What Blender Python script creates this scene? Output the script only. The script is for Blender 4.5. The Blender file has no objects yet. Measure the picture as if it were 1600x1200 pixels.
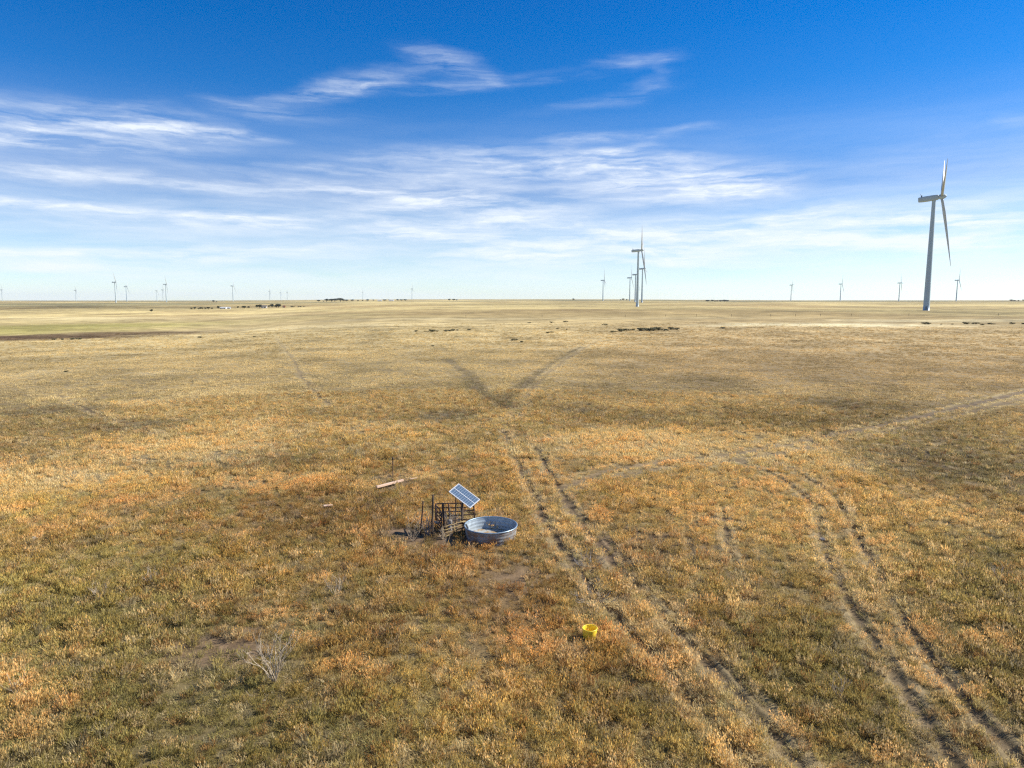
import bpy, math, random
import numpy as np
from mathutils import Vector, Matrix
R = math.radians
random.seed(7); rng = np.random.default_rng(7)
sc = bpy.context.scene
col = sc.collection

# ------------------------------------------------------------------ camera
CAMZ = 11.0; F = 1081.0; PITCH = R(6.9)
cd = bpy.data.cameras.new('camera'); cam = bpy.data.objects.new('camera', cd); col.objects.link(cam)
cam.location = (0, 0, CAMZ); cam.rotation_euler = (R(90) - PITCH, 0, 0)
cd.sensor_width = 36; cd.lens = 36 * F / 1600; cd.clip_start = 0.1; cd.clip_end = 60000
sc.camera = cam

# ------------------------------------------------------------------ noise
def _h(ix, iy, s):
    n = (ix.astype(np.int64) * 374761393 + iy.astype(np.int64) * 668265263 + s * 1442695041) & 0xffffffff
    n = ((n ^ (n >> 13)) * 1274126177) & 0xffffffff
    n = (n ^ (n >> 16)) & 0xffffffff
    return n / 4294967295.0
def vn(x, y, s=0):
    ix = np.floor(x); iy = np.floor(y); fx = x - ix; fy = y - iy
    fx = fx * fx * (3 - 2 * fx); fy = fy * fy * (3 - 2 * fy)
    a = _h(ix, iy, s); b = _h(ix + 1, iy, s); c = _h(ix, iy + 1, s); d = _h(ix + 1, iy + 1, s)
    return (a * (1 - fx) + b * fx) * (1 - fy) + (c * (1 - fx) + d * fx) * fy
def fbm(x, y, sc_, o=4, s=0, g=0.5):
    x = np.asarray(x, float) / sc_; y = np.asarray(y, float) / sc_
    t = 0; a = 1; n = 0
    for k in range(o):
        t = t + a * vn(x * 2 ** k + 17.3 * k, y * 2 ** k - 9.1 * k, s + k); n += a; a *= g
    return t / n
def ss(a, b, x):
    t = np.clip((np.asarray(x, float) - a) / (b - a), 0, 1); return t * t * (3 - 2 * t)

# ------------------------------------------------------------------ terrain height
KR = [0, 120, 250, 500, 1000, 2000, 4000, 10000, 30000]
PL = [0, 0.0, -1.0, -3.2, -4.0, 0.5, 4.0, 6.5, 8]
PC = [0, 0.0, 1.0, 2.6, 2.4, 6.5, 15.5, 24, 28]
PR = [0, 0.0, 1.8, 3.5, 3.0, 6.0, 8.2, 10.0, 12]
def H(x, y):
    x = np.asarray(x, float); y = np.asarray(y, float)
    r = np.hypot(x, y); az = np.degrees(np.arctan2(x, y))
    l = np.interp(r, KR, PL); c = np.interp(r, KR, PC); q = np.interp(r, KR, PR)
    wl = ss(-8, -26, az); wl = np.where(az < -8, ss(0, 1, (-8 - az) / 18), 0); wr = ss(6, 24, az)
    z = c * (1 - wl) * (1 - wr) + l * wl + q * wr
    z = z + (fbm(x, y, 170, 3, 5) - 0.5) * 2.0 * ss(110, 300, r) + (fbm(x, y, 600, 3, 15) - 0.5) * 3.2 * ss(400, 1500, r)
    z = z + (fbm(x, y, 14, 3, 25) - 0.5) * 0.30 * ss(20, 45, r) + (fbm(x, y, 1.3, 3, 26) - 0.5) * 0.10 * (1 - ss(60, 140, r))
    return z
def Hs(x, y): return float(H(np.array([x]), np.array([y]))[0])
def ray(u, v):
    dx = (u - 800) / F; dz = -(v - 600) / F
    return np.array([dx, math.cos(PITCH) + dz * math.sin(PITCH), -math.sin(PITCH) + dz * math.cos(PITCH)])
def px(u, v, zoff=0.0):
    """ground point seen at a photo position (used once to find where things stand)"""
    d = ray(u, v); t = (CAMZ) / max(1e-3, -d[2]) if d[2] < -1e-3 else 8000
    ts = np.geomspace(6, 12000, 4000)
    p = d[None, :] * ts[:, None]; zz = CAMZ + p[:, 2]; hh = H(p[:, 0], p[:, 1]) + zoff
    k = np.argmax(zz < hh)
    if zz[k] >= hh[k]: k = len(ts) - 1
    if k > 0:
        a = zz[k - 1] - hh[k - 1]; b = zz[k] - hh[k]; t = ts[k - 1] + (ts[k] - ts[k - 1]) * a / (a - b)
    else: t = ts[k]
    return d[0] * t, d[1] * t
def flat(u, v, z=0.0):
    d = ray(u, v); t = (CAMZ - z) / -d[2]; return d[0] * t, d[1] * t
def atd(u, depth):
    """x,y for a column of the photo at a depth in metres"""
    return (u - 800) / F * depth, depth

# ------------------------------------------------------------------ zones on the ground (world metres)
def blob(u, v, ru, rv, k=1.0, ang=0.0):
    x, y = px(u, v); x1, _ = px(u + ru, v); _, ya = px(u, v - rv); _, yb = px(u, v + rv)
    return (x, y, abs(x1 - x), max(0.3, abs(ya - yb) / 2), k, R(ang))
def mask(x, y, blobs, warp, soft=0.6):
    m = np.zeros_like(x)
    for (bx, by, rx, ry, k, a) in blobs:
        dx = x - bx; dy = y - by
        ca, sa = math.cos(a), math.sin(a)
        d = np.hypot((dx * ca + dy * sa) / rx, (-dx * sa + dy * ca) / ry) + warp
        m = np.maximum(m, k * (1 - ss(1 - soft, 1 + soft, d)))
    return m
def pl(pts): return [px(u, v) for u, v in pts]
def seg_dist(x, y, P):
    d = np.full(x.shape, 1e9)
    for (ax, ay), (bx, by) in zip(P[:-1], P[1:]):
        vx, vy = bx - ax, by - ay; L = vx * vx + vy * vy
        t = np.clip(((x - ax) * vx + (y - ay) * vy) / L, 0, 1)
        d = np.minimum(d, np.hypot(x - ax - t * vx, y - ay - t * vy))
    return d
TR = [  # polyline, half width, strength
 (pl([(786,672),(800,705),(815,735),(835,778),(852,812),(880,860),(912,903),(960,960),(1010,1015),(1060,1075),(1110,1133),(1180,1210)]), .17, 1.0),
 (pl([(836,700),(852,728),(872,762),(895,800),(930,845),(975,895),(1020,945),(1080,1010),(1140,1075),(1190,1128),(1260,1210)]), .17, 1.0),
 (pl([(880,770),(905,800),(945,843),(990,890),(1038,940),(1098,1003),(1160,1068),(1210,1120)]), .10, .6),
 (pl([(1150,718),(1210,742),(1250,768),(1275,800),(1285,845),(1300,890),(1330,945),(1370,1010),(1410,1075),(1450,1133),(1500,1210)]), .15, .9),
 (pl([(1180,712),(1240,735),(1290,765),(1325,805),(1350,860),(1390,930),(1430,995),(1480,1065),(1525,1115),(1610,1205)]), .15, 1.0),
 (pl([(1128,795),(1138,850),(1150,905),(1163,962)]), .12, .9),
 (pl([(1072,825),(1082,880),(1098,940)]), .09, .5),
 (pl([(1640,603),(1600,612),(1520,632),(1450,648),(1380,664),(1300,680),(1220,697),(1130,712),(1040,720),(950,735),(880,762)]), .32, .95),
 (pl([(1640,612),(1600,622),(1520,643),(1450,660),(1380,675),(1300,690),(1220,708),(1130,722),(1040,730),(960,745)]), .26, .75),
 (pl([(800,655),(815,630),(830,610),(860,580),(890,558),(920,540),(940,528)]), .22, .5),
 (pl([(430,528),(450,550),(462,568),(472,590),(500,622),(520,634)]), .2, .6),
 (pl([(90,617),(105,625),(140,642),(175,656),(215,670),(255,682)]), .18, .6),
 (pl([(700,868),(800,868),(870,884),(940,898),(1000,896),(1100,890),(1250,893),(1400,905)]), .09, .5),
]
DB = [(pl([(700,562),(716,577),(738,594),(762,612),(786,638)]), 1.0, .68), (pl([(786,638),(800,622),(830,595),(862,570),(892,554),(916,541)]), 1.0, .68),
 (pl([(60,634),(125,640),(165,655),(215,668),(262,684)]), 1.1, .45), (pl([(1640,600),(1560,622),(1480,640),(1380,663),(1290,683)]), 1.2, .8), (pl([(1440,700),(1520,722),(1610,748)]), 1.5, .55)]
B = dict(
 soil=[blob(626,831,36,10,.9), blob(690,842,60,12,.9), blob(820,905,70,30,.72), blob(975,845,90,26,.7), blob(690,830,105,26,.9), blob(330,1014,85,27,.9), blob(400,985,40,10,.7), blob(625,755,45,16,.7), blob(850,790,50,20,.5), blob(760,780,60,20,.35),
       blob(1085,860,40,30,.45), blob(1130,815,30,12,.4)],
 dark=[blob(626,831,34,9,1.0), blob(668,842,40,8,.8), blob(100,641,52,9,.55), blob(205,666,60,10,.55), blob(690,650,45,7,.7), blob(1540,730,150,45,.55),  # first blob: bare dark soil with the pen tangle's shadow painted in
       blob(1380,668,90,10,.5), blob(60,592,0.1*60,4,.3), blob(350,760,60,20,.35), blob(1300,630,60,9,.4), blob(910,638,40,10,.35), blob(1120,598,50,7,.3), blob(1590,770,40,25,.5), blob(1460,640,100,9,.45),
       blob(380,722,120,18,.35), blob(1010,600,140,10,.2)],
 straw=[blob(80,745,170,26,.9), blob(270,705,150,20,.9), blob(470,668,150,16,.6), blob(1040,690,170,20,1.0), blob(1010,712,160,24,.8), blob(1200,708,120,22,.8), blob(700,695,120,16,.3), blob(570,762,18,7,1),
        blob(1310,720,120,24,.6), blob(500,745,40,12,.5), blob(380,748,60,12,.6), blob(660,742,30,14,.7), blob(1130,760,170,28,.4), blob(1490,800,140,40,.45), blob(1250,830,200,50,.35), blob(640,560,60,12,.2),
        blob(260,583,34,5,1), blob(50,585,42,5,1), blob(235,630,50,5,.8), blob(500,590,25,3,.8), blob(565,602,20,3,.8), blob(330,615,70,6,.4)],
 orange=[blob(480,805,320,44,.75), blob(210,790,100,20,.5), blob(830,960,190,80,.9), blob(720,870,150,45,.8), blob(520,870,230,60,.45), blob(700,1000,150,80,.5), blob(1000,830,140,60,.5), blob(690,760,120,30,.4),
         blob(870,750,55,35,.6), blob(1090,920,150,60,.5), blob(620,1060,140,70,.35), blob(950,1120,120,60,.3), blob(380,1010,40,25,.6), blob(60,850,90,30,.3)],
 olive=[blob(90,960,330,170,.75), blob(250,1130,420,110,.8), blob(1330,1060,360,190,.6), blob(1560,930,180,130,.5), blob(1100,1140,300,80,.55), blob(60,800,90,40,.5), blob(700,1150,300,60,.4), blob(400,930,160,40,.3),
        blob(1330,900,160,60,.3)],
 field=[blob(40,514,170,12,1.0)],
 brownband=[blob(60,527,150,4.5,1.2), blob(200,521,120,3.4,1.1), blob(30,490,60,2,.4), blob(185,491,30,1.6,.8), blob(390,478,110,2,.4), blob(900,484,60,2,.6), blob(830,484,50,1.6,.5), blob(640,491,160,1.6,.4),
            blob(1330,480,90,2,.5), blob(1400,503,70,3,.4), blob(540,500,60,1.6,.3)],
 pale=[blob(1300,508,190,2.6,1.2), blob(1500,501,210,2.2,1.0), blob(1130,509,60,1.6,.7), blob(700,498,150,1.4,.6), blob(250,497,180,3,.55), blob(560,500,80,1.4,.5), blob(1000,497,300,1.2,.4), blob(500,510,170,2.4,.3), blob(1350,500,60,1.4,.8)],
)
C = lambda *a: np.array(a, float)
STRAW = C(.70, .56, .345); GOLD = C(.56, .425, .20); ORANGE = C(.45, .275, .115); RUST = C(.30, .15, .07)
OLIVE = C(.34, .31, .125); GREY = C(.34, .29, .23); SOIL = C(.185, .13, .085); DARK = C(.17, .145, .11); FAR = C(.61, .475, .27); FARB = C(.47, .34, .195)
def zones(x, y):
    r = np.hypot(x, y); az = np.degrees(np.arctan2(x, y))
    w = (fbm(x, y, 5, 4, 40) - .5) * 1.3
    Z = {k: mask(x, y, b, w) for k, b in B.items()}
    tr = np.zeros_like(x); edge = np.zeros_like(x); rag = fbm(x, y, 1.6, 3, 77)
    xw = x + (fbm(x, y, 2.2, 2, 78) - .5) * .12; yw = y + (fbm(x, y, 2.2, 2, 79) - .5) * .12
    sel = r < 420
    for P, hw, k in TR:
        d = np.full_like(x, 1e9); d[sel] = seg_dist(xw[sel], yw[sel], P)
        hw2 = hw * 1.15 * (1 + r / 300)
        tr = np.maximum(tr, k * (1 - ss(hw2 * .5, hw2 * 1.5, d)) * (0.90 + 0.10 * ss(.3, .5, rag)))
        edge = np.maximum(edge, k * (1 - ss(.6 * hw, 1.6 * hw, np.abs(d - hw2 * 2.0))))
    for P, hw, k in DB:
        d = np.full_like(x, 1e9); d[sel] = seg_dist(x[sel] + w[sel] * 1.6 + (fbm(x[sel], y[sel], 9, 3, 81) - .5) * 3, y[sel], P); Z['dark'] = np.maximum(Z['dark'], k * (1 - ss(hw * .2, hw * 1.7, d)) * (.45 + .55 * ss(.35, .6, fbm(x, y, 7, 3, 82))))
    Z['track'] = tr; Z['edge'] = edge * (1 - tr); Z['r'] = r; Z['az'] = az
    return Z
def mix(a, b, t): return a * (1 - t[:, None]) + b * t[:, None]
def grasscol(x, y, Z):
    r = Z['r']; n = x.shape[0]
    c = np.tile(GOLD * .93, (n, 1))
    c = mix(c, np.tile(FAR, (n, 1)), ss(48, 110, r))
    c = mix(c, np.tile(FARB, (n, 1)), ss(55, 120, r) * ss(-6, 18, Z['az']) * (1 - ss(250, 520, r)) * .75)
    c = mix(c, np.tile(OLIVE, (n, 1)), Z['olive'] * .8)
    c = mix(c, np.tile(ORANGE, (n, 1)), Z['orange'] * ss(.38, .56, fbm(x, y, 2.6, 4, 51)) * .75)
    c = mix(c, np.tile(STRAW, (n, 1)), Z['straw'] * (.55 + .45 * ss(.38, .6, fbm(x, y, 3, 3, 52))))
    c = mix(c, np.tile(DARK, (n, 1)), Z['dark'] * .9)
    c = mix(c, np.tile(C(.56, .49, .18), (n, 1)), Z['field'] * .8)
    c = mix(c, np.tile(C(.21, .145, .085), (n, 1)), Z['brownband'] * .95)
    c = mix(c, np.tile(C(.80, .68, .48), (n, 1)), Z['pale'] * .9)
    c = mix(c, np.tile(STRAW * 1.05, (n, 1)), Z['edge'] * .9 * (1 - ss(120, 300, r)))
    c = mix(c, np.tile(C(.36, .25, .14), (n, 1)), ss(.50, .66, fbm(x, y, 190, 5, 66, .6)) * ss(220, 500, r) * .65)
    b = 1 + (fbm(x, y, 9, 5, 60, .6) - .5) * 1.0 + (fbm(x, y, 60, 4, 61) - .5) * .35
    # far fields: long bands of different crop and cover
    bn = fbm(x, y * 1.0, 420, 4, 62)
    b = b + (bn - .5) * 1.5 * ss(300, 800, r) + (fbm(x, y, 120, 5, 64, .62) - .5) * 1.1 * ss(200, 500, r)
    c = c * b[:, None] * C(1.0, 1.005, .86)
    farf = ss(900, 2600, r)
    c = mix(c, np.tile(C(.22, .22, .13), (n, 1)), farf * ss(.5, .62, fbm(x, y, 900, 3, 63)) * .8)
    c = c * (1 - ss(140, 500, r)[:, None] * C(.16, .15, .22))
    return np.clip(c, .015, .9)

# ------------------------------------------------------------------ object helpers
def tag(o, label=None, cat=None, group=None, kind=None):
    if label: o['label'] = label
    if cat: o['category'] = cat
    if group: o['group'] = group
    if kind: o['kind'] = kind
    return o
def empty(name, loc, rz=0):
    o = bpy.data.objects.new(name, None); col.objects.link(o); o.location = loc; o.rotation_euler = (0, 0, rz); o.empty_display_size = .2
    return o
class MB:
    def __init__(s): s.v = []; s.f = []; s.m = []; s.sm = []
    def add(s, vs, fs, mi=0, smooth=False, M=None):
        b = len(s.v)
        for p in vs:
            p = Vector(p)
            if M is not None: p = M @ p
            s.v.append(tuple(p))
        for f in fs: s.f.append(tuple(i + b for i in f)); s.m.append(mi); s.sm.append(smooth)
    def box(s, c, d, M=None, mi=0, bev=0.0):
        x, y, z = c; a, b, h = d[0] / 2, d[1] / 2, d[2] / 2
        if bev <= 0:
            vs = [(x + i * a, y + j * b, z + k * h) for i in (-1, 1) for j in (-1, 1) for k in (-1, 1)]
            s.add(vs, [(0, 1, 3, 2), (4, 6, 7, 5), (0, 4, 5, 1), (2, 3, 7, 6), (0, 2, 6, 4), (1, 5, 7, 3)], mi, False, M)
        else:   # octagonal section along the longest axis
            ax = max(range(3), key=lambda k: d[k]); o = [k for k in range(3) if k != ax]
            p, q = d[o[0]] / 2, d[o[1]] / 2; e = min(bev, p * .9, q * .9)
            prof = [(p - e, -q), (p, -q + e), (p, q - e), (p - e, q), (-p + e, q), (-p, q - e), (-p, -q + e), (-p + e, -q)]
            L = d[ax] / 2; vs = []
            for t, sc_ in ((-L, .93), (-L + e, 1), (L - e, 1), (L, .93)):
                for (m, n) in prof:
                    w = [0, 0, 0]; w[ax] = t; w[o[0]] = m * sc_; w[o[1]] = n * sc_; vs.append((x + w[0], y + w[1], z + w[2]))
            fs = [tuple(range(7, -1, -1)), tuple(range(24, 32))]
            for r_ in range(3):
                for k in range(8): fs.append((r_ * 8 + k, r_ * 8 + (k + 1) % 8, (r_ + 1) * 8 + (k + 1) % 8, (r_ + 1) * 8 + k))
            s.add(vs, fs, mi, False, M)
    def tube(s, pts, rad, n=8, mi=0, cap=True, M=None, smooth=True):
        pts = [Vector(p) for p in pts]; k = len(pts)
        rad = rad if isinstance(rad, (list, tuple)) else [rad] * k
        vs = []; up0 = Vector((0, 0, 1))
        for i in range(k):
            t = (pts[min(i + 1, k - 1)] - pts[max(i - 1, 0)]).normalized()
            u = t.cross(up0)
            if u.length < 1e-3: u = t.cross(Vector((1, 0, 0)))
            u.normalize(); w = t.cross(u)
            for j in range(n):
                a = 2 * math.pi * j / n; vs.append(pts[i] + (u * math.cos(a) + w * math.sin(a)) * rad[i])
        fs = [(i * n + j, i * n + (j + 1) % n, (i + 1) * n + (j + 1) % n, (i + 1) * n + j) for i in range(k - 1) for j in range(n)]
        if cap: fs += [tuple(range(n - 1, -1, -1)), tuple((k - 1) * n + j for j in range(n))]
        s.add(vs, fs, mi, smooth, M)
    def lathe(s, prof, n=48, mi=0, M=None, smooth=True, wob=None):
        vs = []
        for i, (r, z) in enumerate(prof):
            for j in range(n):
                a = 2 * math.pi * j / n; rr = r * (wob(a, z) if wob else 1); vs.append((rr * math.cos(a), rr * math.sin(a), z))
        fs = [(i * n + j, i * n + (j + 1) % n, (i + 1) * n + (j + 1) % n, (i + 1) * n + j) for i in range(len(prof) - 1) for j in range(n)]
        s.add(vs, fs, mi, smooth, M)
    def build(s, name, mat, parent=None, loc=None):
        me = bpy.data.meshes.new(name); me.from_pydata(s.v, [], s.f)
        for m in (mat if isinstance(mat, (list, tuple)) else [mat]): me.materials.append(m)
        me.polygons.foreach_set('material_index', s.m); me.polygons.foreach_set('use_smooth', s.sm); me.update()
        o = bpy.data.objects.new(name, me); col.objects.link(o)
        if parent is not None: o.parent = parent
        if loc is not None: o.location = loc
        return o
def copy_tree(o, parent=None):
    c = o.copy(); col.objects.link(c); c.parent = parent
    for ch in list(o.children): copy_tree(ch, c)
    return c

# ------------------------------------------------------------------ materials
def mat(name, c, rough=.8, metal=0., var=.25, scale=3., c2=None, bump=0., bscale=None, lo=.4, hi=.65, spec=.3, stretch=(1, 1, 1), fac2=1.0):
    m = bpy.data.materials.new(name); m.use_nodes = True; nt = m.node_tree; n = nt.nodes; l = nt.links
    b = n['Principled BSDF']; b.inputs['Roughness'].default_value = rough; b.inputs['Metallic'].default_value = metal
    b.inputs['Specular IOR Level'].default_value = spec
    tc = n.new('ShaderNodeTexCoord'); mp = n.new('ShaderNodeMapping'); mp.inputs['Scale'].default_value = stretch; l.new(tc.outputs['Object'], mp.inputs['Vector'])
    t = n.new('ShaderNodeTexNoise'); t.inputs['Scale'].default_value = scale; t.inputs['Detail'].default_value = 8; t.inputs['Roughness'].default_value = .62; l.new(mp.outputs[0], t.inputs['Vector'])
    mr = n.new('ShaderNodeMapRange'); mr.inputs['From Min'].default_value = lo; mr.inputs['From Max'].default_value = hi; l.new(t.outputs['Fac'], mr.inputs['Value']); mr.inputs['To Max'].default_value = fac2
    mx = n.new('ShaderNodeMix'); mx.data_type = 'RGBA'; l.new(mr.outputs[0], mx.inputs[0])
    c2 = c2 or tuple(k * (1 - var) for k in c)
    mx.inputs[6].default_value = (*c, 1); mx.inputs[7].default_value = (*c2, 1)
    l.new(mx.outputs[2], b.inputs['Base Color'])
    if bump:
        t2 = n.new('ShaderNodeTexNoise'); t2.inputs['Scale'].default_value = bscale or scale * 4; t2.inputs['Detail'].default_value = 6; l.new(mp.outputs[0], t2.inputs['Vector'])
        bp = n.new('ShaderNodeBump'); bp.inputs['Strength'].default_value = 1; bp.inputs['Distance'].default_value = bump; l.new(t2.outputs['Fac'], bp.inputs['Height']); l.new(bp.outputs[0], b.inputs['Normal'])
    return m
M = dict(
 blade=mat('white_blade_gelcoat', (.43, .47, .49), .4, var=.06, scale=.2),
 turb=mat('white_turbine_paint', (.42, .52, .56), .45, var=.08, scale=.15),
 turbd=mat('grey_turbine_plastic', (.16, .19, .20), .5, var=.1, scale=1),
 galv=mat('galvanised_steel', (.42, .49, .54), .5, .2, c2=(.27, .32, .36), scale=5, lo=.35, hi=.7, bump=.002, bscale=30),
 galvo=mat('weathered_galvanised_steel', (.27, .30, .32), .75, .05, c2=(.22, .15, .10), scale=3.2, lo=.38, hi=.60, bump=.002, bscale=30),
 rim=mat('galvanised_rim', (.32, .43, .52), .42, .5, var=.3, scale=6),
 silt=mat('dried_silt_and_algae', (.40, .43, .43), .6, c2=(.36, .25, .13), scale=2.3, lo=.46, hi=.56, bump=.004),
 rust=mat('rusty_pipe', (.10, .055, .04), .85, .1, c2=(.035, .027, .025), scale=9, bump=.002),
 yrust=mat('weathered_tan_pipe', (.36, .28, .13), .8, c2=(.20, .12, .06), scale=8),
 wood=mat('dark_weathered_wood', (.085, .062, .048), .9, c2=(.045, .035, .03), scale=6, stretch=(1, 1, .15), bump=.006),
 palewood=mat('bleached_timber', (.72, .55, .43), .85, c2=(.55, .38, .27), scale=5, stretch=(.12, 1, 1), bump=.004),
 postwood=mat('two_tone_fence_post_wood', (.20, .13, .085), .9, c2=(.08, .05, .04), scale=5, stretch=(1, 1, .2), bump=.004),
 alu=mat('aluminium_frame', (.80, .82, .83), .4, .2, var=.08, scale=5),
 yellow=mat('faded_yellow_plastic', (.98, .76, .06), .45, c2=(.80, .54, .07), scale=7, lo=.5, hi=.75, spec=.5),
 dead=mat('bleached_dead_stem', (.55, .46, .33), .9, c2=(.28, .22, .16), scale=12),
 deadd=mat('grey_dead_wood', (.34, .31, .28), .9, c2=(.16, .14, .13), scale=10),
 bush=mat('sage_shrub_leaf', (.13, .13, .06), .85, c2=(.21, .19, .11), scale=2.0),
 tree=mat('windbreak_tree_leaf', (.035, .05, .028), .85, c2=(.06, .07, .04), scale=.8),
 bark=mat('dark_bark', (.08, .06, .05), .9, scale=5),
 wallw=mat('white_clapboard', (.72, .71, .68), .7, var=.12, scale=1),
 wallr=mat('red_barn_boards', (.26, .09, .06), .8, var=.3, scale=1),
 wallg=mat('grey_metal_siding', (.42, .44, .46), .6, var=.2, scale=1),
 roof=mat('grey_shingle', (.14, .13, .13), .9, var=.3, scale=2),
 roofw=mat('pale_metal_roof', (.60, .62, .64), .5, var=.12, scale=1),
 glass=mat('dark_window_glass', (.03, .035, .04), .2, var=.1, scale=1, spec=.6),
 rock=mat('pale_limestone', (.52, .47, .40), .9, var=.3, scale=8, bump=.01),
 pvc=mat('grey_plastic_pipe', (.45, .46, .46), .5, var=.2, scale=6),
 black=mat('black_rubber', (.02, .02, .022), .7, var=.3, scale=6),
)
def pv_mat():
    m = bpy.data.materials.new('photovoltaic_cells'); m.use_nodes = True; nt = m.node_tree; n = nt.nodes; l = nt.links; b = n['Principled BSDF']
    tc = n.new('ShaderNodeTexCoord'); sp = n.new('ShaderNodeSeparateXYZ'); l.new(tc.outputs['Object'], sp.inputs[0])
    def mth(op, a, bb=None):
        k = n.new('ShaderNodeMath'); k.operation = op
        for i, q in enumerate((a, bb)):
            if q is None: continue
            if isinstance(q, (int, float)): k.inputs[i].default_value = q
            else: l.new(q, k.inputs[i])
        return k.outputs[0]
    def line(s, pitch, w):
        f = mth('PINGPONG', s, pitch / 2); return mth('LESS_THAN', f, w)
    g = mth('MAXIMUM', line(mth('ADD', sp.outputs[0], 5.0), .125, .006), mth('MULTIPLY', line(mth('ADD', sp.outputs[1], 5.0), .132, .004), .6))
    mx = n.new('ShaderNodeMix'); mx.data_type = 'RGBA'; l.new(g, mx.inputs[0])
    mx.inputs[6].default_value = (.10, .155, .235, 1); mx.inputs[7].default_value = (.42, .5, .6, 1)
    l.new(mx.outputs[2], b.inputs['Base Color']); b.inputs['Roughness'].default_value = .22; b.inputs['Specular IOR Level'].default_value = .6
    return m
M['pv'] = pv_mat()
def leafy(name, trans=.4):
    """blade material: every clump carries its own colour"""
    m = bpy.data.materials.new(name); m.use_nodes = True; nt = m.node_tree; n = nt.nodes; l = nt.links; n.clear()
    out = n.new('ShaderNodeOutputMaterial'); at = n.new('ShaderNodeAttribute'); at.attribute_type = 'INSTANCER'; at.attribute_name = 'tint'
    vb = n.new('ShaderNodeAttribute'); vb.attribute_name = 'shade'
    mul = n.new('ShaderNodeVectorMath'); mul.operation = 'MULTIPLY'; l.new(at.outputs['Color'], mul.inputs[0]); l.new(vb.outputs['Color'], mul.inputs[1])
    d = n.new('ShaderNodeBsdfDiffuse'); t = n.new('ShaderNodeBsdfTranslucent'); mx = n.new('ShaderNodeMixShader'); mx.inputs[0].default_value = trans
    l.new(mul.outputs[0], d.inputs['Color']); l.new(mul.outputs[0], t.inputs['Color']); l.new(d.outputs[0], mx.inputs[1]); l.new(t.outputs[0], mx.inputs[2]); l.new(mx.outputs[0], out.inputs[0])
    return m
M['grass'] = leafy('dry_grass_blade')
def ground_mat():
    m = bpy.data.materials.new('prairie_soil_and_thatch'); m.use_nodes = True; nt = m.node_tree; n = nt.nodes; l = nt.links; b = n['Principled BSDF']
    b.inputs['Roughness'].default_value = .95; b.inputs['Specular IOR Level'].default_value = .1
    at = n.new('ShaderNodeAttribute'); at.attribute_name = 'cover'
    tc = n.new('ShaderNodeTexCoord')
    def noise(s, d, r=.6):
        t = n.new('ShaderNodeTexNoise'); t.inputs['Scale'].default_value = s; t.inputs['Detail'].default_value = d; t.inputs['Roughness'].default_value = r; l.new(tc.outputs['Object'], t.inputs['Vector']); return t.outputs['Fac']
    def mr(v, a, b_, c_, d_):
        k = n.new('ShaderNodeMapRange'); l.new(v, k.inputs['Value']); k.inputs['From Min'].default_value = a; k.inputs['From Max'].default_value = b_; k.inputs['To Min'].default_value = c_; k.inputs['To Max'].default_value = d_; return k.outputs[0]
    a1 = mr(noise(1.6, 10, .78), .3, .7, .52, 1.42); a2 = mr(noise(.12, 12, .78), .3, .7, .60, 1.38); a3 = mr(noise(.0045, 8, .62), .3, .7, .86, 1.14)
    k = n.new('ShaderNodeMath'); k.operation = 'MULTIPLY'; l.new(a1, k.inputs[0]); l.new(a2, k.inputs[1])
    k2 = n.new('ShaderNodeMath'); k2.operation = 'MULTIPLY'; l.new(k.outputs[0], k2.inputs[0]); l.new(a3, k2.inputs[1])
    vm = n.new('ShaderNodeVectorMath'); vm.operation = 'SCALE'; l.new(at.outputs['Color'], vm.inputs[0]); l.new(k2.outputs[0], vm.inputs['Scale'])
    l.new(vm.outputs[0], b.inputs['Base Color'])
    bp = n.new('ShaderNodeBump'); bp.inputs['Distance'].default_value = .12; bp.inputs['Strength'].default_value = .8; l.new(noise(1.3, 9, .7), bp.inputs['Height']); l.new(bp.outputs[0], b.inputs['Normal'])
    return m

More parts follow.
